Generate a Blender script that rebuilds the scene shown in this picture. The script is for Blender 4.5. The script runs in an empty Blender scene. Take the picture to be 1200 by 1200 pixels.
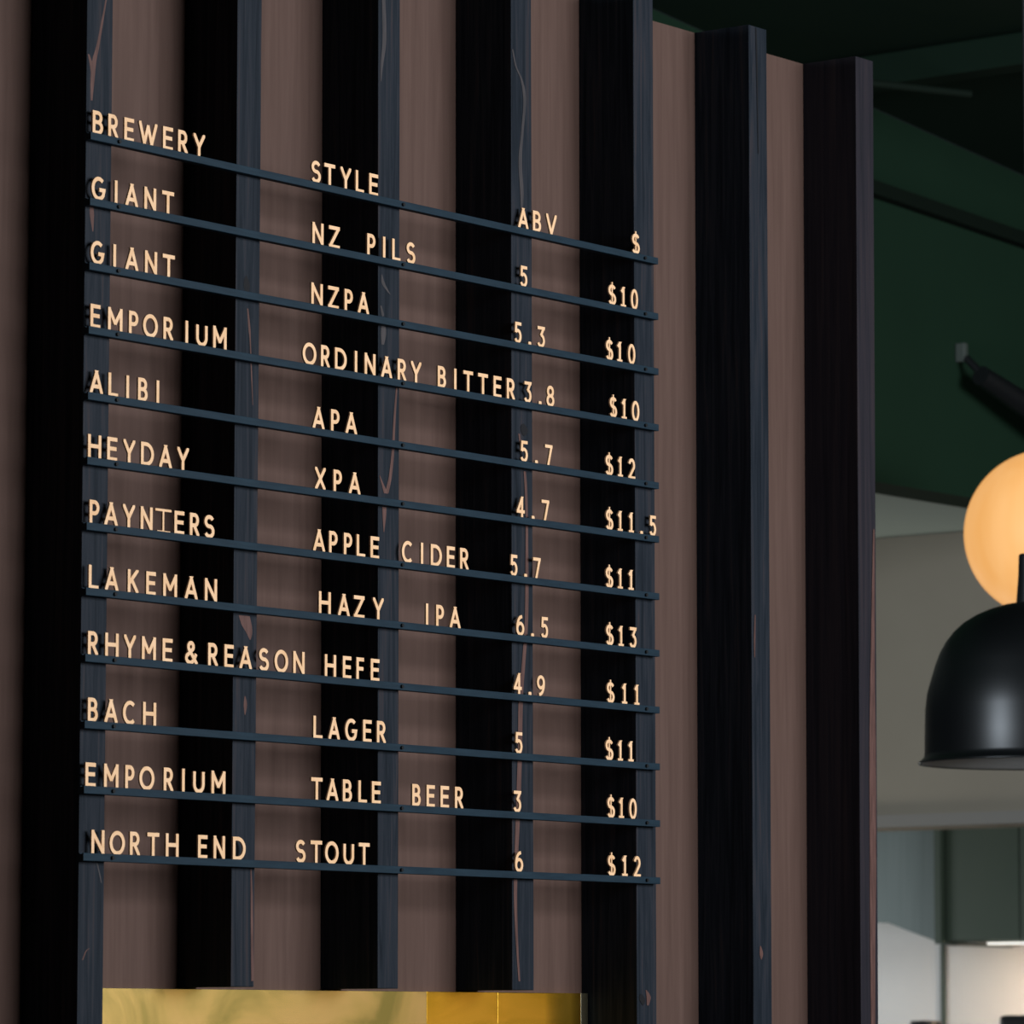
import bpy, bmesh, math, random
from mathutils import Vector, Matrix

random.seed(7)
scene = bpy.context.scene
COL = scene.collection

# ------------------------------------------------------------------ camera
cam_data = bpy.data.cameras.new("camera")
cam_data.sensor_fit = 'HORIZONTAL'
cam_data.sensor_width = 36.0
cam_data.lens = 5434.9 / 1200.0 * 36.0
cam_data.dof.use_dof = True
cam_data.dof.focus_distance = 5.75
cam_data.dof.aperture_fstop = 16.0
cam_data.clip_end = 60.0
cam = bpy.data.objects.new("camera", cam_data)
COL.objects.link(cam)
yaw, pitch = math.radians(38.0717891), math.radians(6.40313740)
fwd = Vector((math.cos(yaw) * math.cos(pitch), math.sin(yaw) * math.cos(pitch), math.sin(pitch)))
right = Vector((math.sin(yaw), -math.cos(yaw), 0.0))
up = right.cross(fwd)
M = Matrix((right, up, -fwd)).transposed().to_4x4()
M.translation = Vector((-3.82069, -3.70228, 1.6))
cam.matrix_world = M
scene.camera = cam

# ------------------------------------------------------------------ world, light, exposure
world = bpy.data.worlds.new("world")
world.use_nodes = True
world.node_tree.nodes["Background"].inputs[0].default_value = (0.75, 0.9, 1.0, 1)
world.node_tree.nodes["Background"].inputs[1].default_value = 0.012
scene.world = world
vs = scene.view_settings
vs.view_transform = 'Standard'
vs.look = 'None'
vs.gamma = 1.0
vs.use_curve_mapping = False
vs.exposure = 0.0


def area_light(name, loc, target, sx, sy, watts, colour):
    ld = bpy.data.lights.new(name, 'AREA')
    ld.shape = 'RECTANGLE'
    ld.size, ld.size_y = sx, sy
    ld.energy = watts
    ld.color = colour
    lo = bpy.data.objects.new(name, ld)
    COL.objects.link(lo)
    d = Vector(target) - Vector(loc)
    lo.location = loc
    lo.rotation_euler = d.to_track_quat('-Z', 'Y').to_euler()
    return lo


# daylight through the tall windows of the bar, to the right in front of the screen
area_light("window_daylight", (1.65, -4.7, 3.0), (0.9, 0.0, 2.0), 3.5, 1.9, 318, (0.90, 0.95, 1.0))
# unseen warm light added for the brass to reflect, far right in front
area_light("brass_reflection_light", (5.9, -5.4, 1.75), (0.6, 0.0, 1.75), 2.2, 1.3, 9, (1.0, 0.80, 0.52))
# a window at the far left end of the bar, behind the timber screen
area_light("rear_window_daylight", (-1.7, 0.72, 2.35), (3.0, 0.55, 2.2), 1.1, 1.6, 105, (0.80, 0.90, 1.0))
# kitchen work light behind the screen
area_light("kitchen_light", (5.9, 4.9, 1.7), (7.4, 3.2, 1.6), 0.8, 0.5, 10, (0.93, 0.98, 1.0))
area_light("counter_light", (5.0, 2.8, 1.42), (5.43, 2.3, 2.1), 0.4, 0.3, 2.6, (1.0, 0.93, 0.84))



# ------------------------------------------------------------------ helpers
def mat(name, rgb, rough=0.6, metal=0.0, spec=0.5, emit=None, estr=0.0):
    m = bpy.data.materials.new(name)
    m.use_nodes = True
    b = m.node_tree.nodes["Principled BSDF"]
    b.inputs["Base Color"].default_value = (*rgb, 1)
    b.inputs["Roughness"].default_value = rough
    b.inputs["Metallic"].default_value = metal
    b.inputs["Specular IOR Level"].default_value = spec
    if emit:
        b.inputs["Emission Color"].default_value = (*emit, 1)
        b.inputs["Emission Strength"].default_value = estr
    return m


def noise_colour(m, stops, scale=(1, 1, 1), nscale=5.0, detail=4.0, rough=0.55, distortion=0.0, bump=0.0, per_object=0.0):
    """object-space noise through a colour ramp into the base colour (and a little bump)"""
    nt = m.node_tree
    b = nt.nodes["Principled BSDF"]
    tc = nt.nodes.new("ShaderNodeTexCoord")
    mp = nt.nodes.new("ShaderNodeMapping")
    mp.inputs["Scale"].default_value = scale
    nt.links.new(tc.outputs["Object"], mp.inputs["Vector"])
    if per_object:
        oi = nt.nodes.new("ShaderNodeObjectInfo")
        mu = nt.nodes.new("ShaderNodeMath")
        mu.operation = 'MULTIPLY'
        mu.inputs[1].default_value = per_object
        nt.links.new(oi.outputs["Random"], mu.inputs[0])
        cx = nt.nodes.new("ShaderNodeCombineXYZ")
        nt.links.new(mu.outputs[0], cx.inputs[0])
        nt.links.new(mu.outputs[0], cx.inputs[2])
        nt.links.new(cx.outputs[0], mp.inputs["Location"])
    nz = nt.nodes.new("ShaderNodeTexNoise")
    nz.inputs["Scale"].default_value = nscale
    nz.inputs["Detail"].default_value = detail
    nz.inputs["Roughness"].default_value = rough
    nz.inputs["Distortion"].default_value = distortion
    nt.links.new(mp.outputs[0], nz.inputs["Vector"])
    rp = nt.nodes.new("ShaderNodeValToRGB")
    els = rp.color_ramp.elements
    els[0].position, els[0].color = stops[0][0], (*stops[0][1], 1)
    els[1].position, els[1].color = stops[-1][0], (*stops[-1][1], 1)
    for p, c in stops[1:-1]:
        e = els.new(p)
        e.color = (*c, 1)
    nt.links.new(nz.outputs["Fac"], rp.inputs[0])
    nt.links.new(rp.outputs[0], b.inputs["Base Color"])
    if bump:
        bp = nt.nodes.new("ShaderNodeBump")
        bp.inputs["Strength"].default_value = bump
        bp.inputs["Distance"].default_value = 0.001
        nt.links.new(nz.outputs["Fac"], bp.inputs["Height"])
        nt.links.new(bp.outputs[0], b.inputs["Normal"])
    return m


def link(name, bm, mats, parent=None, smooth=False):
    me = bpy.data.meshes.new(name)
    bmesh.ops.recalc_face_normals(bm, faces=bm.faces)
    if smooth:
        for f in bm.faces:
            f.smooth = True
    bm.to_mesh(me)
    bm.free()
    for m in (mats if isinstance(mats, (list, tuple)) else [mats]):
        me.materials.append(m)
    o = bpy.data.objects.new(name, me)
    COL.objects.link(o)
    if parent:
        o.parent = parent
    return o


def recentre(o, origin):
    o.data.transform(Matrix.Translation(-Vector(origin)))
    o.location = origin
    return o


def tag(o, label, cat, group=None):
    o["label"] = label
    o["category"] = cat
    if group:
        o["group"] = group
    return o


def empty(name, loc):
    o = bpy.data.objects.new(name, None)
    o.empty_display_size = 0.05
    o.location = loc
    COL.objects.link(o)
    return o


def structure(o):
    o["kind"] = "structure"
    return o


def add_hexa(bm, pts, mi=0):
    """8 points: bottom ring 0-3, top ring 4-7"""
    v = [bm.verts.new(p) for p in pts]
    for q in ((3, 2, 1, 0), (4, 5, 6, 7), (0, 1, 5, 4), (1, 2, 6, 5), (2, 3, 7, 6), (3, 0, 4, 7)):
        bm.faces.new([v[i] for i in q]).material_index = mi
    return v


def add_box(bm, x0, x1, y0, y1, z0, z1, mi=0):
    return add_hexa(bm, [(x0, y0, z0), (x1, y0, z0), (x1, y1, z0), (x0, y1, z0),
                         (x0, y0, z1), (x1, y0, z1), (x1, y1, z1), (x0, y1, z1)], mi)


def box(name, x0, x1, y0, y1, z0, z1, m, parent=None, bevel=0.0):
    bm = bmesh.new()
    add_box(bm, x0, x1, y0, y1, z0, z1)
    if bevel:
        bmesh.ops.bevel(bm, geom=bm.edges[:], offset=bevel, segments=2, affect='EDGES', profile=0.6)
    return link(name, bm, m, parent)


def lathe(bm, prof, segs=64, closed=False, mi=0, centre=(0, 0, 0)):
    rings = []
    cx, cy, cz = centre
    for r, z in prof:
        if r < 1e-6:
            rings.append([bm.verts.new((cx, cy, cz + z))])
        else:
            rings.append([bm.verts.new((cx + r * math.cos(2 * math.pi * i / segs), cy + r * math.sin(2 * math.pi * i / segs), cz + z)) for i in range(segs)])
    pairs = list(zip(rings, rings[1:]))
    if closed:
        pairs.append((rings[-1], rings[0]))
    for a, b in pairs:
        for i in range(segs):
            j = (i + 1) % segs
            if len(a) == 1 and len(b) == 1:
                continue
            if len(a) == 1:
                f = (a[0], b[i], b[j])
            elif len(b) == 1:
                f = (a[i], a[j], b[0])
            else:
                f = (a[i], a[j], b[j], b[i])
            bm.faces.new(f).material_index = mi


def tube(bm, p0, p1, r0, r1=None, segs=20):
    p0, p1 = Vector(p0), Vector(p1)
    r1 = r0 if r1 is None else r1
    d = (p1 - p0).normalized()
    a = d.orthogonal().normalized()
    b = d.cross(a)
    rings = []
    for p, r in ((p0, r0), (p1, r1)):
        rings.append([bm.verts.new(p + (a * math.cos(2 * math.pi * i / segs) + b * math.sin(2 * math.pi * i / segs)) * r) for i in range(segs)])
    for i in range(segs):
        j = (i + 1) % segs
        bm.faces.new((rings[0][i], rings[0][j], rings[1][j], rings[1][i]))
    bm.faces.new(rings[0][::-1])
    bm.faces.new(rings[1])


# ------------------------------------------------------------------ materials
M_panel = noise_colour(mat("brown_plywood", (0.1, 0.06, 0.05), 0.75, spec=0.25),
                       [(0.25, (0.068, 0.0365, 0.0275)), (0.5, (0.087, 0.0485, 0.0375)), (0.75, (0.106, 0.061, 0.048))],
                       scale=(26, 26, 1.1), nscale=3.0, detail=8, rough=0.65, distortion=0.25, bump=0.12)
M_batten = noise_colour(mat("blue_black_stained_timber", (0.03, 0.03, 0.04), 0.6, spec=0.08),
                        [(0.32, (0.0055, 0.0085, 0.0130)), (0.46, (0.0115, 0.0158, 0.0225)), (0.56, (0.0190, 0.0225, 0.0300)), (0.68, (0.034, 0.028, 0.031))],
                        scale=(60, 60, 2.0), nscale=2.2, detail=7, rough=0.65, distortion=0.6, bump=0.25, per_object=37.0)
M_batten_old = noise_colour(mat("faded_purplish_timber", (0.03, 0.025, 0.03), 0.6, spec=0.08),
                            [(0.30, (0.012, 0.012, 0.016)), (0.5, (0.021, 0.0185, 0.024)), (0.72, (0.034, 0.026, 0.029))],
                            scale=(60, 60, 1.6), nscale=2.0, detail=7, rough=0.65, distortion=0.5, bump=0.25)
M_bare_reflection = noise_colour(mat("bare_timber_and_reflection", (0.16, 0.08, 0.065), 0.7, spec=0.3),
                      [(0.3, (0.06, 0.026, 0.021)), (0.7, (0.12, 0.058, 0.048))], scale=(80, 80, 8), nscale=3)  # bare wood streaks; also colours the reflection down the last batten
M_worn = noise_colour(mat("worn_grey_timber", (0.06, 0.05, 0.055), 0.65, spec=0.35),
                      [(0.3, (0.020, 0.018, 0.021)), (0.7, (0.046, 0.037, 0.039))], scale=(80, 80, 8), nscale=3)
M_knot = mat("dark_knot", (0.006, 0.006, 0.008), 0.7, spec=0.2)
M_rail = noise_colour(mat("blue_black_painted_rail", (0.02, 0.03, 0.04), 0.6, spec=0.12),
                      [(0.3, (0.008, 0.019, 0.030)), (0.7, (0.0125, 0.029, 0.044))], scale=(8, 60, 60), nscale=3, bump=0.05)
M_screw = mat("black_screw", (0.004, 0.005, 0.006), 0.6, spec=0.2)
M_letter = noise_colour(mat("pale_timber_letter", (0.8, 0.5, 0.3), 0.6, spec=0.3),
                        [(0.3, (0.78, 0.46, 0.235)), (0.7, (0.90, 0.58, 0.345))], scale=(30, 30, 30), nscale=2.0, per_object=61.0)
M_brass = noise_colour(mat("brushed_brass", (0.7, 0.48, 0.16), 0.27, metal=1.0),
                       [(0.36, (0.36, 0.31, 0.10)), (0.5, (0.64, 0.48, 0.18)), (0.64, (0.76, 0.54, 0.23))], scale=(2.6, 3.0, 3.0), nscale=2.2, detail=5, distortion=1.0)
M_brass_gold = noise_colour(mat("golden_brass", (0.7, 0.42, 0.04), 0.27, metal=1.0),
                            [(0.3, (0.66, 0.38, 0.03)), (0.7, (0.90, 0.50, 0.06))], scale=(3, 3, 8), nscale=2.5, detail=5, distortion=1.0)
M_brass_edge = mat("polished_brass_edge", (0.9, 0.78, 0.5), 0.25, metal=1.0)
M_green = noise_colour(mat("dark_green_paint", (0.01, 0.03, 0.017), 0.8, spec=0.2),
                       [(0.3, (0.0075, 0.026, 0.0135)), (0.7, (0.0095, 0.032, 0.0165))], nscale=1.5)
M_green_dark = noise_colour(mat("black_green_paint", (0.005, 0.014, 0.008), 0.8, spec=0.15),
                            [(0.3, (0.0045, 0.013, 0.0075)), (0.7, (0.006, 0.017, 0.0095))], nscale=1.5)
M_shadow_conduit = mat("black_green_shadow_conduit", (0.0035, 0.0085, 0.005), 0.8, spec=0.15)  # tone of the painted shadow strip on the wall, shared by the conduit
M_soffit = mat("pale_grey_soffit", (0.56, 0.66, 0.61), 0.8, spec=0.2)
M_beige = noise_colour(mat("beige_plaster", (0.4, 0.37, 0.3), 0.85, spec=0.2),
                       [(0.3, (0.25, 0.225, 0.18)), (0.7, (0.28, 0.255, 0.205))], nscale=2)
M_lip = mat("grey_trim_paint", (0.2, 0.195, 0.18), 0.7)
M_tile = noise_colour(mat("white_kitchen_wall", (0.75, 0.73, 0.7), 0.4),
                      [(0.3, (0.70, 0.68, 0.65)), (0.7, (0.80, 0.78, 0.74))], nscale=2)
M_steel = noise_colour(mat("dull_steel", (0.2, 0.24, 0.24), 0.5, metal=0.3),
                       [(0.3, (0.16, 0.195, 0.19)), (0.7, (0.19, 0.225, 0.22))], scale=(1, 30, 1), nscale=3)
M_cab = noise_colour(mat("olive_green_cabinet", (0.05, 0.07, 0.05), 0.5),
                     [(0.3, (0.045, 0.068, 0.048)), (0.7, (0.06, 0.08, 0.055))], nscale=2)
M_shade = mat("black_satin_enamel", (0.0025, 0.003, 0.0035), 0.36, spec=0.6)
M_shade_in = mat("white_enamel", (0.7, 0.66, 0.62), 0.4)
M_black = mat("black_plastic", (0.006, 0.007, 0.008), 0.45)
M_bulb = mat("frosted_bulb", (0.8, 0.78, 0.72), 0.3)
M_globe = mat("glowing_amber_globe", (0.5, 0.3, 0.12), 0.5, emit=(1.0, 0.5, 0.17), estr=0.80)
M_floor = noise_colour(mat("dark_concrete_floor", (0.05, 0.05, 0.05), 0.6),
                       [(0.3, (0.035, 0.035, 0.035)), (0.7, (0.06, 0.058, 0.055))], nscale=2)
M_bracket = mat("pale_grey_metal", (0.06, 0.075, 0.066), 0.6)
M_led = mat("led_strip", (0.9, 0.9, 0.85), 0.4, emit=(1.0, 0.95, 0.86), estr=1.0)
# ------------------------------------------------------------------ setting
ZTOP = 2.9799


def ceil_z(x):
    return 3.589 - 0.096 * (x - 4.585)


structure(box("floor", -6.5, 10.0, -8.0, 6.0, -0.05, 0.0, M_floor))
bm = bmesh.new()
add_hexa(bm, [(-6.5, -8, ceil_z(-6.5)), (10, -8, ceil_z(10)), (10, 1.8, ceil_z(10)), (-6.5, 1.8, ceil_z(-6.5)),
              (-6.5, -8, ceil_z(-6.5) + .1), (10, -8, ceil_z(10) + .1), (10, 1.8, ceil_z(10) + .1), (-6.5, 1.8, ceil_z(-6.5) + .1)])
structure(link("ceiling", bm, M_green_dark))
# the timber screen: one sheet of brown plywood on a frame
structure(box("wall_left", -1.6, 1.6125, 0.0, 0.1, 0.0, ZTOP, M_panel))
# green gable wall over the kitchen opening
bm = bmesh.new()
add_hexa(bm, [(-6.5, 1.8, 2.779), (10, 1.8, 2.779), (10, 1.92, 2.779), (-6.5, 1.92, 2.779),
              (-6.5, 1.8, ceil_z(-6.5) - .002), (10, 1.8, ceil_z(10) - .002), (10, 1.92, ceil_z(10) - .002), (-6.5, 1.92, ceil_z(-6.5) - .002)])
structure(link("wall_back", bm, M_green))
structure(box("trim_1", 2.6, 7.6, 1.925, 6.0, 2.78, 2.83, M_soffit))             # soffit over the kitchen
structure(box("wall_right", 5.426, 5.6, 1.93, 6.0, 2.084, 2.778, M_beige))       # beige bulkhead
structure(box("trim_2", 5.405, 5.425, 1.93, 6.0, 2.084, 2.113, M_lip))           # its lower lip
structure(box("wall_front", 7.4, 7.5, 1.93, 6.0, 0.0, 2.778, M_tile))            # kitchen end wall
# roof beams under the ceiling, running front to back, and the dark strip imitating a shadow on the gable wall
for k, x in enumerate((3.2, 4.12, 5.9)):
    structure(box("trim_%d" % (3 + k), x, x + 0.07, -7.9, 1.795, ceil_z(x) - 0.075, ceil_z(x + 0.07) - 0.002, M_green_dark, bevel=0.004))
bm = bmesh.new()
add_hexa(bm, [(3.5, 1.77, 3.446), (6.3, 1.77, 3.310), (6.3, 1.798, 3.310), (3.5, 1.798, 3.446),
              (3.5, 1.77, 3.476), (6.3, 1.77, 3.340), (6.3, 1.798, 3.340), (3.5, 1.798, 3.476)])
structure(link("trim_6", bm, M_shadow_conduit))
structure(box("trim_7", 7.388, 7.399, 3.515, 3.527, 0.0, 2.7, M_cab))            # edge trim on the kitchen wall

# ------------------------------------------------------------------ battens of the screen
# front-left edge, front-right edge and rear-left edge: x at the top and at camera height
BATTENS = [
    ((-0.2625, -0.2615), (-0.2200, -0.2200), (-0.2620, -0.2610)),
    ((-0.0011, 0.0001), (0.0422, 0.0411), (0.0003, 0.0012)),
    ((0.2595, 0.2591), (0.3039, 0.2996), (0.2659, 0.2650)),
    ((0.5218, 0.5273), (0.5643, 0.5660), (0.5203, 0.5257)),
    ((0.7887, 0.7921), (0.8310, 0.8361), (0.7870, 0.7902)),
    ((1.0528, 1.0560), (1.0969, 1.0981), (1.0514, 1.0551)),
    ((1.3198, 1.3169), (1.3624, 1.3603), (1.3168, 1.3153)),
    ((1.5836, 1.5736), (1.6281, 1.6159), (1.5820, 1.5741)),
]
Z_MID = 1.6057
BATTEN_LABEL = [
    "dark stained batten left of the letter board, outermost on the timber screen",
    "dark stained timber batten carrying the left ends of the letter rails",
    "dark stained batten behind the rails, second from their left ends",
    "dark stained batten behind the rails, ending in the reddish V mark, third from the left",
    "dark stained batten behind the percentages, with a long reddish streak down its face",
    "dark stained batten behind the right ends of the letter rails",
    "bluish stained batten standing clear just right of the letter rails",
    "purplish stained batten at the far right edge of the timber screen",
]
STREAKS = [
    (1, 'r', '31.3 2786 2.2, 24.5 2756 3.6, 17.7 2728 5.0, 12.2 2710 7.1, 9.6 2687 6.4, 8.5 2664 2.8'),
    (1, 'r', '2.8 2717 2.8, 8.0 2704 5.7, 9.5 2692 4.3'),
    (1, 'r', '10.0 2545 5.7, 10.9 2531 7.1, 12.6 2512 1.4'),
    (1, 'r', '7.3 1681 2.1, 12.8 1691 2.1, 18.3 1694 1.4'),
    (1, 'g', '29.7 1790 2.1, 35.6 1773 2.1, 37.0 1768 1.1'),
    (2, 'k', '19.0 2495 1.0, 18.5 2492 6.0, 19.6 2484 11.3, 19.7 2476 6.1, 19.7 2472 0.8'),
    (2, 'r', '21.4 2456 2.3, 24.7 2432 3.8, 26.3 2417 2.3, 29.9 2366 1.8, 31.6 2341 0.9'),
    (2, 'r', '18.6 2089 19.8, 23.3 2078 18.3, 28.0 2069 10.7, 29.6 2061 1.5'),
    (2, 'r', '21.0 1994 1.5, 21.9 1984 6.1, 21.2 1972 1.5'),
    (2, 'r', '33.5 1795 1.5, 35.3 1760 3.8, 36.6 1700 4.6, 37.7 1660 4.6'),
    (3, 'g', '9.7 2875 6.6, 11.4 2826 7.5, 6.4 2793 5.0, 4.7 2771 1.3'),
    (3, 'g', '6.4 2529 1.6, 9.7 2518 6.6, 18.0 2510 4.1, 22.9 2506 1.3'),
    (3, 'g', '4.8 2490 3.3, 8.1 2480 4.9, 8.1 2477 1.6'),
    (3, 'g', '9.7 2468 8.2, 9.7 2455 9.9, 8.1 2442 4.9'),
    (3, 'r', '35.3 2391 3.3, 31.1 2353 4.1, 27.8 2310 5.0, 22.9 2280 5.8, 16.3 2259 6.6'),
    (3, 'r', '2.3 2279 1.3, 8.1 2269 4.1, 14.6 2258 8.2'),
    (3, 'r', '11.3 2241 8.2, 11.3 2229 6.6, 10.5 2210 1.0'),
    (4, 'g', '2.4 2856 2.7, 9.4 2835 3.6, 20.1 2821 4.5, 26.3 2804 6.3, 27.1 2785 5.4, 21.6 2745 5.4, 17.9 2711 7.1, 21.3 2673 7.1, 21.2 2650 3.6'),
    (4, 'k', '24.5 2373 1.0, 24.0 2371 9.0, 25.5 2366 15.0, 25.5 2360 10.0, 25.5 2357 1.0'),
    (4, 'r', '14.8 2359 3.5, 18.3 2341 3.5'),
    (4, 'r', '26.2 2312 4.4, 28.7 2287 5.3, 30.3 2238 5.3, 30.0 2151 7.1, 28.0 2107 7.1, 22.6 2063 7.1, 17.1 2019 8.8, 15.1 1954 8.8, 11.3 1879 8.8, 5.8 1792 7.0, 7.3 1728 5.2, 13.2 1664 3.5'),
    (5, 'k', '8.0 1650 1.0, 7.6 1648 7.5, 9.2 1643 12.0, 11.0 1638 7.5, 11.0 1635 1.0'),
    (5, 'r', '17.8 1655 1.9, 23.3 1646 9.4, 21.3 1635 3.8'),
    (6, 'k', '16.1 2981 2.1, 17.8 2945 3.3, 19.2 2874 2.5, 20.6 2802 1.6'),
    (6, 'r', '16.6 1716 2.0, 18.6 1706 8.0, 18.5 1698 2.0'),
    (6, 'r', '7.7 2164 2.0, 6.4 2135 3.2, 6.2 2106 2.0'),
    (7, 'r', '39.6 2306 4.3, 36.0 2161 8.7, 34.1 2064 13.0, 34.2 1968 17.3, 34.2 1849 17.2, 32.0 1730 12.9, 32.0 1611 10.7'),  # orange-brown reflection along the right edge, painted as a streak
]


def at(pair, z):
    t = (z - Z_MID) / (ZTOP - Z_MID)
    return pair[1] + (pair[0] - pair[1]) * t


def catmull(pts, n=5):
    out = []
    for i in range(len(pts) - 1):
        p0, p1, p2, p3 = pts[max(i - 1, 0)], pts[i], pts[i + 1], pts[min(i + 2, len(pts) - 1)]
        for k in range(n):
            t = k / n
            out.append(tuple(0.5 * (2 * b + (c - a) * t + (2 * a - 5 * b + 4 * c - d) * t * t + (3 * b - a - 3 * c + d) * t ** 3)
                             for a, b, c, d in zip(p0, p1, p2, p3)))
    out.append(pts[-1])
    return out


for i, (fl, fr, bl) in enumerate(BATTENS):
    z0 = 1.653 if i in (2, 3, 4) else 0.0
    bm = bmesh.new()
    ring = []
    for z in (z0, ZTOP):
        zz = max(z, 1.0)
        ring += [(at(fl, zz), -0.09, z), (at(fr, zz), -0.09, z), (at(fr, zz), -0.0005, z), (at(bl, zz), -0.0005, z)]
    add_hexa(bm, ring)
    bmesh.ops.bevel(bm, geom=[e for e in bm.edges if all(v.co.y < -0.05 for v in e.verts)], offset=0.0012, segments=2, affect='EDGES', profile=0.6)
    for si, (bi, kind, txt) in enumerate(STREAKS):          # bare, worn and knotty marks in the stain, plus one painted reflection
        if bi != i:
            continue
        pts = [tuple(float(a) for a in s.split()) for s in txt.split(',')]
        pts = catmull([(p[0] / 1000, p[1] / 1000, p[2] / 1000) for p in pts])
        mi = {'r': 1, 'g': 2, 'k': 3}[kind]
        prev = None
        for dx, z, w in pts:
            w = max(w, 0.0006)
            x0 = at(fl, z)
            l = min(max(x0 + dx - w / 2, x0 + 0.001), at(fr, z) - 0.0015)
            r = min(max(x0 + dx + w / 2, x0 + 0.0015), at(fr, z) - 0.001)
            z = min(z, ZTOP - 0.002)
            cur = [bm.verts.new((l, -0.09006 - 0.00003 * si, z)), bm.verts.new((r, -0.09006 - 0.00003 * si, z))]
            if prev:
                bm.faces.new((prev[0], prev[1], cur[1], cur[0])).material_index = mi
            prev = cur
    o = link("batten", bm, [M_batten_old if i == 7 else M_batten, M_bare_reflection, M_worn, M_knot])
    recentre(o, (at(fl, ZTOP), 0.0, z0))
    tag(o, BATTEN_LABEL[i], "batten", "battens of the timber screen")

# ------------------------------------------------------------------ brass splashback between the battens, below the letter board
brass = empty("brass_splashback", (0.58, 0.0, 1.0))
tag(brass, "polished brass splashback sheet set between battens under the letter board", "splashback")


def local(o, root):
    o.matrix_parent_inverse = Matrix.Translation(-Vector(root.location))
    return o


local(box("sheet", 0.043, 0.7168, -0.012, -0.001, 0.95, 1.651, M_brass, brass, bevel=0.0004), brass)
s1 = local(box("sheet", 0.7172, 0.8595, -0.012, -0.001, 0.95, 1.651, M_brass_gold, brass, bevel=0.0004), brass)
s1["label"] = "golden middle brass sheet"
s2 = local(box("sheet", 0.8605, 1.0352, -0.012, -0.001, 0.95, 1.651, M_brass_gold, brass, bevel=0.0008), brass)
s2["label"] = "deeper golden right-hand brass sheet"
local(box("edge_strip", 1.0357, 1.0515, -0.0125, -0.001, 0.95, 1.6512, M_brass_edge, brass, bevel=0.0008), brass)

# ------------------------------------------------------------------ stroke lettering
HALF = 0.00225      # half the stroke width of a letter
CAP = 0.0275        # letter height
Y_FRONT, Y_BACK = -0.0985, -0.0962


def arc(cx, cy, rx, ry, a0, a1, n=14):
    return [(cx + rx * math.cos(math.radians(a0 + (a1 - a0) * k / n)), cy + ry * math.sin(math.radians(a0 + (a1 - a0) * k / n))) for k in range(n + 1)]


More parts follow.
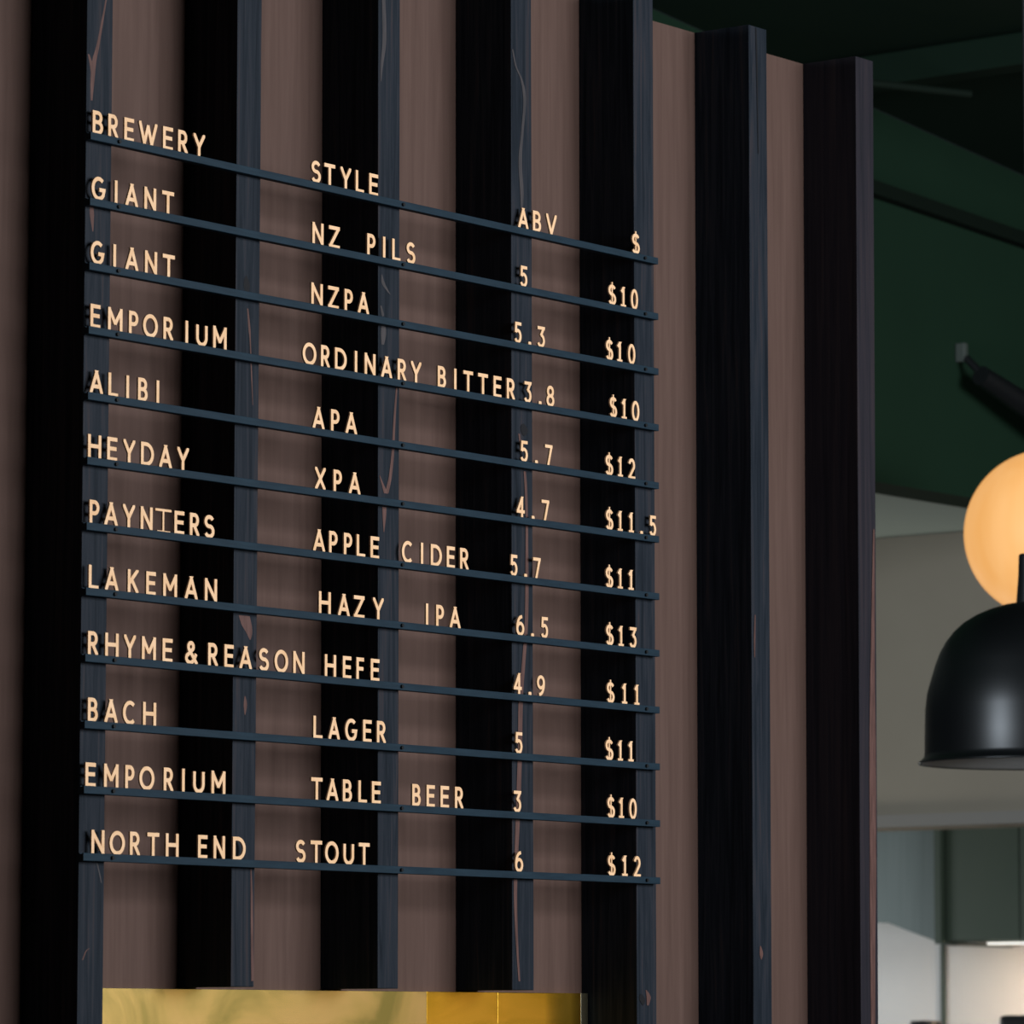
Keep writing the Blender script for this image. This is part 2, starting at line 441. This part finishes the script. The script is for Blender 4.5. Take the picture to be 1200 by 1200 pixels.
STEM = [(0, 0), (0, 1)]
S_PATH = arc(.5, .76, .47, .24, 25, 270) + arc(.5, .265, .5, .265, 90, -155)[1:]
R_BOWL = [(0, 1), (.5, 1)] + arc(.5, .735, .42, .265, 90, -90) + [(0, .47)]
GLYPH = {
    'A': [[(0, 0), (.5, 1)], [(.5, 1), (1, 0)], [(.2, .29), (.8, .29)]],
    'B': [STEM, [(0, 1), (.5, 1)] + arc(.5, .765, .4, .235, 90, -90) + [(0, .53)], [(0, .53), (.5, .53)] + arc(.5, .265, .5, .265, 90, -90) + [(0, 0)]],
    'C': [arc(.55, .5, .55, .5, 48, 312, 24)],
    'D': [STEM, [(0, 1), (.35, 1)] + arc(.35, .5, .65, .5, 90, -90, 20) + [(0, 0)]],
    'E': [STEM, [(0, 1), (1, 1)], [(0, .53), (.9, .53)], [(0, 0), (1, 0)]],
    'F': [STEM, [(0, 1), (1, 1)], [(0, .51), (.9, .51)]],
    'G': [arc(.52, .5, .52, .5, 48, 322, 24) + [(1, .45), (.58, .45)]],
    'H': [STEM, [(1, 0), (1, 1)], [(0, .53), (1, .53)]],
    'I': [[(.5, 0), (.5, 1)]],
    'K': [STEM, [(.92, 1), (0, .4)], [(.32, .6), (1, 0)]],
    'L': [STEM, [(0, 0), (1, 0)]],
    'M': [STEM, [(0, 1), (.5, .3)], [(.5, .3), (1, 1)], [(1, 0), (1, 1)]],
    'N': [STEM, [(0, 1), (1, 0)], [(1, 0), (1, 1)]],
    'O': [arc(.5, .5, .5, .5, 0, 360, 32)],
    'P': [STEM, [(0, 1), (.5, 1)] + arc(.5, .72, .5, .28, 90, -90) + [(0, .44)]],
    'R': [STEM, R_BOWL, [(.45, .47), (1, 0)]],
    'S': [S_PATH],
    'T': [[(0, 1), (1, 1)], [(.5, 0), (.5, 1)]],
    't': [[(0, 1), (1, 1)], [(.5, 0), (.5, 1)], [(.12, 0), (.95, 0)]],
    'U': [[(0, 1), (0, .36)] + arc(.5, .36, .5, .36, 180, 360, 16)[1:] + [(1, 1)]],
    'V': [[(0, 1), (.5, 0)], [(.5, 0), (1, 1)]],
    'W': [[(0, 1), (.27, 0)], [(.27, 0), (.5, .92)], [(.5, .92), (.73, 0)], [(.73, 0), (1, 1)]],
    'X': [[(0, 0), (1, 1)], [(0, 1), (1, 0)]],
    'Y': [[(0, 1), (.5, .44)], [(1, 1), (.5, .44)], [(.5, 0), (.5, .48)]],
    'Z': [[(0, 1), (1, 1)], [(1, 1), (0, 0)], [(0, 0), (1, 0)]],
    '&': [[(1, 0), (.24, .68)], arc(.45, .80, .25, .20, 215, -40, 14), [(.66, .70), (.12, .38)], arc(.38, .23, .38, .23, 132, 300, 14) + [(.78, .17), (.98, .46)]],
    '$': [S_PATH, [(.5, -.02), (.5, 1.17)]],
    '0': [arc(.5, .5, .5, .5, 0, 360, 32)],
    '1': [[(0, .80), (.5, 1)], [(.55, 0), (.55, 1)], [(.05, 0), (1, 0)]],
    '2': [arc(.48, .70, .46, .30, 165, -25, 16) + [(0, 0)], [(0, 0), (1, 0)]],
    '3': [[(.02, 1), (.95, 1)], [(.93, 1), (.45, .60)], [(.4, .60)] + arc(.45, .305, .53, .305, 85, -155, 16)],
    '4': [[(.72, 0), (.72, 1)], [(.70, 1), (0, .27)], [(0, .27), (1, .27)]],
    '5': [[(.92, 1), (.14, 1)], [(.14, 1), (.08, .54)], [(.08, .54)] + arc(.46, .315, .5, .315, 110, -152, 16)],
    '6': [[(.80, .97)] + arc(.75, .36, .75, .60, 105, 180, 8), arc(.5, .30, .5, .30, 180, 540, 24)],
    '7': [[(0, 1), (1, 1)], [(1, 1), (.42, 0)]],
    '8': [arc(.5, .76, .43, .24, 0, 360, 24), arc(.5, .26, .5, .26, 0, 360, 24)],
    '9': [[(.20, .03)] + arc(.25, .64, .75, .60, -75, 0, 8), arc(.5, .70, .5, .30, 0, 360, 24)],
}
WIDTH = {'A': 21.8, 'B': 16.8, 'C': 21.8, 'D': 22.2, 'E': 16.6, 'F': 14.6, 'G': 22.6, 'H': 22.0, 'K': 18.2, 'L': 16.2, 'M': 24.0, 'N': 20.8,
         'O': 25.2, 'P': 15.8, 'R': 16.8, 'S': 17.8, 'T': 20.4, 't': 27.5, 'U': 20.0, 'V': 22.0, 'W': 31.4, 'X': 19.8, 'Y': 20.2, 'Z': 20.2, '&': 21.6,
         '$': 16.6, '0': 15.6, '1': 11.4, '2': 15.2, '3': 15.4, '4': 16.4, '5': 15.4, '6': 16.4, '7': 15.6, '8': 16.2, '9': 16.4}


def clip_x(poly, x, keep_right):
    return [(b, a) for a, b in clip_z([(b, a) for a, b in poly], x, keep_right)]


def clip_z(poly, z, keep_above):
    out = []
    for a, b in zip(poly, poly[1:] + poly[:1]):
        ia, ib = (a[1] >= z) == keep_above, (b[1] >= z) == keep_above
        if ia:
            out.append(a)
        if ia != ib:
            t = (z - a[1]) / (b[1] - a[1])
            out.append((a[0] + (b[0] - a[0]) * t, z))
    return out


def prism(bm, poly, yf, yb):
    f = [bm.verts.new((x, yf, z)) for x, z in poly]
    b = [bm.verts.new((x, yb, z)) for x, z in poly]
    bm.faces.new(f)
    bm.faces.new(b[::-1])
    for i in range(len(poly)):
        j = (i + 1) % len(poly)
        bm.faces.new((f[j], f[i], b[i], b[j]))


def glyph_mesh(g, w):
    """a flat-cut timber letter of width w standing on z = 0, its front at Y_FRONT"""
    bm = bmesh.new()
    if g == '.':
        prism(bm, [(-.0026, 0), (.0026, 0), (.0030, .0012), (.0028, .0044), (.002, .005), (-.002, .005), (-.0028, .0044), (-.0030, .0012)], Y_FRONT, Y_BACK)
        return bm
    h = HALF * (0.62 if g == 't' else 0.9 if g in '$0123456789' else 1.0)
    for k, st in enumerate(GLYPH[g]):
        hh = h * 0.6 if (g == '$' and k == 1) or (g == 't' and k == 2) else h
        P = [(-w / 2 + h + x * (w - 2 * h), h + y * (CAP - 2 * h)) for x, y in st]
        dy = 0.00004 * k
        if len(P) == 2:
            (x0, z0), (x1, z1) = P
            L = math.hypot(x1 - x0, z1 - z0)
            ux, uz = (x1 - x0) / L, (z1 - z0) / L
            diagonal = abs(ux) > .05 and abs(uz) > .05
            e0 = e1 = hh * (2.2 if diagonal else 1.0)
            if diagonal:
                e0 = e0 if st[0][1] in (0, 1) else hh * .3
                e1 = e1 if st[1][1] in (0, 1) else hh * .3
            elif abs(uz) > .9:
                e0 = e1 = hh
            q = [(x0 - ux * e0 - uz * hh, z0 - uz * e0 + ux * hh), (x0 - ux * e0 + uz * hh, z0 - uz * e0 - ux * hh),
                 (x1 + ux * e1 + uz * hh, z1 + uz * e1 - ux * hh), (x1 + ux * e1 - uz * hh, z1 + uz * e1 + ux * hh)]
            if g != '$' or k != 1:
                q = clip_z(clip_z(q, 0.0, True), CAP, False)
                if g != 'I':
                    q = clip_x(clip_x(q, -w / 2, True), w / 2, False)
            prism(bm, q, Y_FRONT + dy, Y_BACK - dy)
            continue
        closed = math.hypot(P[0][0] - P[-1][0], P[0][1] - P[-1][1]) < 1e-7
        if closed:
            P = P[:-1]
        n = len(P)
        lft, rgt = [], []
        for i, (x, z) in enumerate(P):
            a = P[i - 1] if (i or closed) else P[0]
            b = P[(i + 1) % n] if (i < n - 1 or closed) else P[-1]
            d1 = Vector((x - a[0], z - a[1]))
            d2 = Vector((b[0] - x, b[1] - z))
            d1 = d1.normalized() if d1.length > 1e-9 else d2.normalized()
            d2 = d2.normalized() if d2.length > 1e-9 else d1
            t = (d1 + d2).normalized() if (d1 + d2).length > 1e-6 else d1
            m = hh / max(t.dot(d1), 0.6)
            lft.append((x - t.y * m, z + t.x * m))
            rgt.append((x + t.y * m, z - t.x * m))
        rows = []
        for l, r in zip(lft, rgt):
            rows.append([bm.verts.new((l[0], Y_FRONT + dy, l[1])), bm.verts.new((r[0], Y_FRONT + dy, r[1])),
                         bm.verts.new((r[0], Y_BACK - dy, r[1])), bm.verts.new((l[0], Y_BACK - dy, l[1]))])
        seq = list(zip(rows, rows[1:])) + ([(rows[-1], rows[0])] if closed else [])
        for a, b in seq:
            for i in range(4):
                j = (i + 1) % 4
                bm.faces.new((a[i], a[j], b[j], b[i]))
        if not closed:
            bm.faces.new(rows[0][::-1])
            bm.faces.new(rows[-1])
    return bm


# rail underside height at its left and right end, then the pieces of each column: character, left x, right x in mm
ROWS = [
    (2.6155, 2.6143, [
        "B 0.6 19.0 R 27.4 43.7 E 54.4 70.4 W 78.9 110.7 E 120.0 137.9 R 146.6 163.1 Y 173.4 193.4",
        "S 386.3 403.8 T 410.7 430.7 Y 441.1 460.9 L 470.2 485.1 E 495.2 513.1",
        "A 793.3 814.1 B 823.6 841.2 V 851.4 874.0",
        "$ 1036.7 1054.8",
    ]),
    (2.5393, 2.5397, [
        "G 0.3 23.6 I 40.6 42.2 A 57.6 78.3 N 89.8 109.0 T 119.8 140.2",
        "N 388.7 409.6 Z 419.5 440.2 P 492.3 507.7 I 523.6 525.9 L 540.5 556.2 S 568.2 585.1",
        "5 797.1 812.5",
        "$ 984.7 1001.9 1 1011.8 1023.8 0 1034.7 1049.9",
    ]),
    (2.4647, 2.4659, [
        "G -0.0 22.4 I 38.5 41.5 A 58.3 80.0 N 91.4 112.0 T 121.4 142.7",
        "N 386.9 409.1 Z 418.9 438.4 P 449.7 465.0 A 475.2 495.7",
        "5 785.6 800.1 . 814.0 820.1 3 833.1 849.2",
        "$ 979.7 994.5 1 1003.5 1015.6 0 1027.8 1043.8",
    ]),
    (2.3910, 2.3911, [
        "E 1.0 17.0 M 29.9 54.4 P 65.1 80.9 O 89.2 114.1 R 123.9 140.6 I 162.5 165.9 U 180.6 200.5 M 210.6 234.2",
        "O 371.8 397.2 R 406.0 422.0 D 432.0 454.0 I 469.9 473.3 N 488.2 508.7 A 520.3 540.3 R 551.6 568.1 Y 577.3 597.6 B 630.3 646.2 I 664.2 665.8 T 682.2 699.7 T 711.4 730.4 E 742.6 758.2 R 769.7 785.9",
        "3 806.3 820.4 . 834.8 842.3 8 852.2 868.3",
        "$ 987.7 1002.6 1 1013.4 1024.5 0 1035.4 1052.8",
    ]),
    (2.3153, 2.3137, [
        "A 0.9 22.6 L 31.7 47.8 I 62.4 65.5 B 81.9 97.5 I 113.4 117.0",
        "A 390.8 413.1 P 425.1 440.8 A 452.4 474.0",
        "5 797.4 813.6 . 827.8 833.8 7 849.2 864.2",
        "$ 977.5 994.6 1 1005.0 1015.4 2 1027.8 1042.9",
    ]),
    (2.2410, 2.2424, [
        "H -1.1 20.7 E 30.7 47.5 Y 58.1 77.2 D 87.6 109.3 A 118.4 140.3 Y 149.7 169.3",
        "X 396.1 415.2 P 430.4 445.7 A 459.2 480.9",
        "4 790.0 806.5 . 820.9 826.8 7 841.6 857.5",
        "$ 978.4 994.2 1 1004.0 1015.0 1 1028.3 1039.3 . 1053.4 1059.7 5 1074.5 1088.8",
    ]),
    (2.1662, 2.1666, [
        "P 2.3 18.9 A 27.0 49.5 Y 57.9 78.1 N 88.3 107.8 t 112.5 140.6 E 145.3 162.7 R 172.4 188.6 S 197.1 215.2",
        "A 392.9 415.1 P 422.7 438.0 P 450.2 465.6 L 474.2 490.4 E 500.6 516.8 C 560.8 582.2 I 598.4 601.3 D 617.3 638.6 E 648.9 664.3 R 675.0 692.1",
        "5 777.3 791.4 . 805.1 811.4 7 823.7 839.4",
        "$ 977.4 993.8 1 1003.7 1014.9 1 1027.0 1038.9",
    ]),
    (2.0919, 2.0915, [
        "L 2.2 18.5 A 29.2 51.6 K 67.2 85.3 E 98.4 114.3 M 127.4 150.8 A 164.1 186.9 N 198.6 221.0",
        "H 404.0 426.2 A 439.9 461.4 Z 469.7 489.2 Y 505.6 525.9 I 608.8 611.1 P 628.1 642.7 A 654.9 675.8",
        "6 789.2 805.4 . 819.2 826.0 5 840.4 855.0",
        "$ 978.0 994.4 1 1004.8 1016.7 3 1029.7 1044.7",
    ]),
    (2.0165, 2.0167, [
        "R 2.2 18.8 H 30.5 52.9 Y 62.0 81.3 M 92.1 115.6 E 126.6 144.5 & 165.9 187.5 R 205.6 222.9 E 234.6 250.2 A 260.6 283.1 S 295.3 313.5 O 324.0 347.7 N 357.6 378.2",
        "H 416.2 435.8 E 449.5 464.6 F 474.8 488.5 E 501.6 518.3",
        "4 783.9 800.3 . 813.8 820.5 9 831.7 848.0",
        "$ 979.2 996.2 1 1012.2 1024.0 1 1039.5 1050.5",
    ]),
    (1.9411, 1.9421, [
        "B 3.3 19.2 A 30.5 52.2 C 61.0 82.9 H 94.7 117.2",
        "L 394.6 412.1 A 423.5 443.4 G 454.1 476.2 E 487.8 503.5 R 513.8 530.8",
        "5 786.7 802.2",
        "$ 975.8 993.6 1 1003.4 1013.7 1 1025.7 1037.6",
    ]),
    (1.8676, 1.8677, [
        "E -0.2 17.5 M 30.9 54.6 P 66.5 80.7 O 89.6 115.0 R 131.1 146.9 I 163.2 165.7 U 181.5 200.9 M 212.8 237.8",
        "T 391.1 412.6 A 420.0 441.5 B 449.9 467.3 L 479.2 495.2 E 504.3 521.9 B 582.1 598.0 E 610.1 625.5 E 637.0 653.8 R 665.7 681.7",
        "3 783.8 799.2",
        "$ 980.0 996.3 1 1005.2 1016.1 0 1027.5 1044.0",
    ]),
    (1.7920, 1.7930, [
        "N 10.6 33.0 O 41.0 66.5 R 74.8 91.6 T 104.2 123.8 H 135.4 157.1 E 191.0 206.5 N 218.2 237.1 D 251.0 274.3",
        "S 364.0 381.7 T 390.5 412.4 O 417.8 442.3 U 451.8 471.2 T 480.4 500.6",
        "6 786.6 802.9",
        "$ 980.9 997.5 1 1011.0 1024.3 2 1037.3 1052.2",
    ]),
]
RANK = ["top", "second", "third", "fourth", "fifth", "sixth", "seventh", "eighth", "ninth", "tenth", "eleventh", "bottom"]
ORD = ["first", "second", "third", "fourth", "fifth", "sixth", "seventh", "eighth", "ninth", "tenth", "eleventh", "twelfth", "thirteenth", "fourteenth"]
COLUMN = ["brewery column", "style column", "strength column", "price column"]
RAIL_H = 0.0088
X_L, X_R = -0.0045, 1.0918
mesh_cache = {}
for r, (zl, zr, cols) in enumerate(ROWS):
    rank = RANK[r]
    # the rail: a slim painted bar with a groove along its top for the letters
    rail = empty("letter_rail", (X_L, -0.09, zl))
    tag(rail, "slim blue-black letter rail, %s of the twelve, holding pale timber letters" % rank, "rail", "letter rails across the battens")
    prof = [(-.1010, 0.0004), (-.1006, 0), (-.0914, 0), (-.0906, .0006), (-.0906, RAIL_H), (-.0951, RAIL_H), (-.0951, RAIL_H - .0012),
            (-.0990, RAIL_H - .0012), (-.0990, RAIL_H), (-.1007, RAIL_H), (-.1010, RAIL_H - .0004)]
    bm = bmesh.new()
    ends = []
    for x, z in ((X_L, zl), (X_R, zr)):
        ends.append([bm.verts.new((x - X_L, y + .09, z - zl + pz)) for y, pz in prof])
    for i in range(len(prof)):
        j = (i + 1) % len(prof)
        bm.faces.new((ends[0][i], ends[0][j], ends[1][j], ends[1][i]))
    bm.faces.new(ends[0][::-1])
    bm.faces.new(ends[1])
    link("bar", bm, M_rail, rail)
    for xs in (0.0425, 0.5575, 1.0615):
        zs = zl + (zr - zl) * (xs - X_L) / (X_R - X_L) + RAIL_H * .5
        bm = bmesh.new()
        tube(bm, (xs - X_L, -.0135, zs - zl), (xs - X_L, -.0095, zs - zl), 0.0022, segs=14)
        link("screw", bm, M_screw, rail)
    for c, txt in enumerate(cols):
        t = txt.split()
        pieces = [(t[i], float(t[i + 1]), float(t[i + 2])) for i in range(0, len(t), 3)]
        for k, (g, x0, x1) in enumerate(pieces):
            xc = (x0 + x1) / 2000.0
            w = WIDTH.get(g, 4.0) / 1000.0
            meas = (x1 - x0) / 1000.0
            if g not in 'It.':
                w = w * 0.6 + meas * 0.4
            key = (g, round(w, 4))
            if key not in mesh_cache:
                o = link("piece", glyph_mesh(g, round(w, 4)), M_letter)
                mesh_cache[key] = o
            else:
                o = mesh_cache[key].copy()
                COL.objects.link(o)
            o.location = (xc, 0.0, zl + (zr - zl) * (xc - X_L) / (X_R - X_L) + RAIL_H - .0010)
            if g.isdigit():
                o.name, cat, what = "digit", "number", "digit " + g
            elif g == '$':
                o.name, cat, what = "dollar_sign", "symbol", "dollar sign"
            elif g == '&':
                o.name, cat, what = "ampersand", "symbol", "ampersand"
            elif g == '.':
                o.name, cat, what = "decimal_point", "symbol", "decimal point"
            else:
                o.name, cat, what = "letter", "letter", "letter " + g.upper()
            if len(pieces) == 1:
                place = "alone in the %s, %s rail" % (COLUMN[c], rank)
            elif k == len(pieces) - 1:
                place = "last in the %s, %s rail" % (COLUMN[c], rank)
            else:
                place = "%s in the %s, %s rail" % (ORD[k], COLUMN[c], rank)
            if g == 't':
                tag(o, "thin-stroked timber letter T squeezed between N and E, seventh rail", cat, "letters on the seventh rail")
            else:
                tag(o, "pale timber %s, %s" % (what, place), cat, "letters on the %s rail" % rank)

# ------------------------------------------------------------------ black dome pendant
PX = 0.001531
lx, ly, lz = 3.031, 0.522, 2.060
pend = empty("pendant_lamp", (lx, ly, lz))
tag(pend, "black satin dome pendant lamp hanging at the right edge, before the amber globe", "lamp")
outer = [(129.5, 0.2), (129.8, 2.0), (127, 4.0), (123, 8), (122.3, 12), (121.8, 35), (121, 62), (118.8, 80), (114.5, 95), (109, 113), (104, 126), (97, 138.5), (88, 150), (77, 160), (63, 168.5),
         (48, 175), (30, 180.5), (15, 183)]
inner = [(12, 180.5), (30, 178), (48, 172.5), (63, 166), (76, 157.8), (87, 148), (95.5, 137), (102.3, 125), (107.2, 112.5), (112.6, 95), (116.8, 80), (119, 62), (119.8, 35), (120.3, 8), (126, 1.4)]
bm = bmesh.new()
lathe(bm, [(r * PX, z * PX) for r, z in outer + inner], closed=True, segs=96)
for f in bm.faces:
    rr = [math.hypot(v.co.x, v.co.y) for v in f.verts]
    n = f.calc_center_median()
    f.material_index = 0
shade = link("shade", bm, [M_shade, M_shade_in], pend, smooth=True)
for f in shade.data.polygons:
    c = f.center
    if f.normal.dot(Vector((c.x, c.y, c.z * 0.5))) < 0 and c.z > 0.004:
        f.material_index = 1
bm = bmesh.new()
lathe(bm, [(0, 180 * PX), (17.5 * PX, 180 * PX), (16.5 * PX, 190 * PX), (14.5 * PX, 215 * PX), (13.8 * PX, 236 * PX), (12.5 * PX, 238 * PX), (0, 238 * PX)], segs=40)
link("lamp_holder", bm, M_black, pend)
bm = bmesh.new()
tube(bm, (0, 0, 238 * PX), (0, 0, ceil_z(lx) - lz), 0.0035, segs=12)
link("cord", bm, M_black, pend)
bm = bmesh.new()
lathe(bm, [(0, 45 * PX), (14 * PX, 48 * PX), (26 * PX, 62 * PX), (30 * PX, 80 * PX), (26 * PX, 100 * PX), (14 * PX, 125 * PX), (11 * PX, 178 * PX), (0, 178 * PX)], segs=32)
link("bulb", bm, M_bulb, pend, smooth=True)

# ------------------------------------------------------------------ amber globe pendant behind it
gx, gy, gz = 4.293, 1.257, 2.615
R = 0.173
globe = empty("globe_lamp", (gx, gy, gz))
tag(globe, "glowing amber globe pendant lamp behind the black dome shade", "lamp")
bm = bmesh.new()
bmesh.ops.create_uvsphere(bm, u_segments=64, v_segments=40, radius=R)
link("globe_shade", bm, M_globe, globe, smooth=True)
bm = bmesh.new()
lathe(bm, [(0, R - .006), (.035, R - .006), (.032, R + .03), (.012, R + .045), (0, R + .045)], segs=32)
link("cap", bm, M_black, globe)
bm = bmesh.new()
tube(bm, (0, 0, R + .045), (0, 0, ceil_z(gx) - gz), 0.0035, segs=12)
link("cord", bm, M_black, globe)
nt = M_globe.node_tree
tc = nt.nodes.new("ShaderNodeTexCoord")
mp = nt.nodes.new("ShaderNodeMapping")
mp.inputs["Scale"].default_value = (9, 9, 1.2)
nz = nt.nodes.new("ShaderNodeTexNoise")
nz.inputs["Scale"].default_value = 1.6
rp = nt.nodes.new("ShaderNodeValToRGB")
rp.color_ramp.elements[0].position, rp.color_ramp.elements[0].color = 0.3, (0.93, 0.42, 0.105, 1)
rp.color_ramp.elements[1].position, rp.color_ramp.elements[1].color = 0.75, (1.0, 0.51, 0.18, 1)
nt.links.new(tc.outputs["Object"], mp.inputs[0])
nt.links.new(mp.outputs[0], nz.inputs["Vector"])
nt.links.new(nz.outputs["Fac"], rp.inputs[0])
nt.links.new(rp.outputs[0], nt.nodes["Principled BSDF"].inputs["Emission Color"])

# ------------------------------------------------------------------ fittings on the green wall
br = empty("wall_spotlight", (4.803, 1.8, 3.09))
tag(br, "black spotlight on a small grey bracket on the dark green wall", "spotlight")
local(box("bracket", 4.795, 4.811, 1.775, 1.799, 3.076, 3.118, M_bracket, br, bevel=0.003), br)
bm = bmesh.new()
tube(bm, (4.803, 1.775, 3.083), (4.803, 1.735, 3.045), 0.009, segs=12)
local(link("arm", bm, M_black, br), br)
bm = bmesh.new()
tube(bm, (4.79, 1.73, 3.040), (5.13, 1.70, 2.935), 0.022, 0.032, segs=24)
local(link("lamp_body", bm, M_black, br, smooth=False), br)
bm = bmesh.new()
tube(bm, (2.975, 1.794, 3.50), (4.073, 1.295, 3.50), 0.008, segs=16)
pipe = recentre(link("conduit", bm, M_shadow_conduit), (2.975, 1.794, 3.50))
tag(pipe, "thin dark conduit under the roof beams above the green wall", "pipe")

# ------------------------------------------------------------------ kitchen beyond the opening
cab = empty("wall_cabinet", (7.2, 2.7, 1.845))
tag(cab, "olive green wall cabinet hung on the white kitchen wall beyond the opening", "cabinet")
local(box("carcass", 7.03, 7.398, 2.2, 3.262, 1.845, 2.62, M_cab, cab), cab)
for y0, y1 in ((3.024, 3.259), (2.78, 3.019), (2.53, 2.775), (2.205, 2.525)):
    local(box("door", 7.005, 7.028, y0, y1, 1.85, 2.615, M_cab, cab, bevel=0.003), cab)
local(box("side_panel", 6.985, 7.395, 3.264, 3.284, 1.842, 2.62, M_cab, cab), cab)
led = local(box("light_strip", 7.01, 7.06, 2.3, 3.13, 1.839, 1.8445, M_led, cab), cab)
area_light("strip_light_glow", (7.2, 3.05, 1.825), (7.4, 3.15, 1.3), 0.05, 0.5, 4.5, (1.0, 0.74, 0.5))
bm = bmesh.new()
pts = [(3.29, 1.838), (3.49, 1.905), (3.75, 1.915), (4.2, 1.915), (4.2, 2.72), (3.29, 2.72)]
f = [bm.verts.new((7.06, y, z)) for y, z in pts]
b = [bm.verts.new((7.398, y, z)) for y, z in pts]
bm.faces.new(f)
bm.faces.new(b[::-1])
for i in range(len(pts)):
    j = (i + 1) % len(pts)
    bm.faces.new((f[i], f[j], b[j], b[i]))
hood = recentre(link("range_hood", bm, M_steel), (7.2, 3.7, 1.838))
tag(hood, "dull steel range hood with sloping lower edge, left of the green cabinet", "hood")
ov = empty("oven", (6.75, 2.5, 0.0))
tag(ov, "tall black oven cabinet whose top shows at the lower right corner", "oven")
local(box("body", 6.62, 6.95, 2.2, 2.852, 0.0, 1.645, M_black, ov, bevel=0.012), ov)
local(box("door", 6.60, 6.619, 2.25, 2.80, 0.5, 1.5, M_black, ov, bevel=0.004), ov)
bm = bmesh.new()
tube(bm, (6.593, 2.3, 1.44), (6.593, 2.75, 1.44), 0.009)
local(link("handle", bm, M_steel, ov), ov)
um = empty("coffee_urn", (7.1, 3.39, 0.0))
tag(um, "black urn on a stand below the steel hood, only its lid in view", "urn")
bm = bmesh.new()
lathe(bm, [(0, 0), (.05, 0), (.06, .9), (.07, .95), (.07, 1.5), (.05, 1.6), (.042, 1.632), (0, 1.634)], segs=40)
link("vessel", bm, M_black, um, smooth=False)
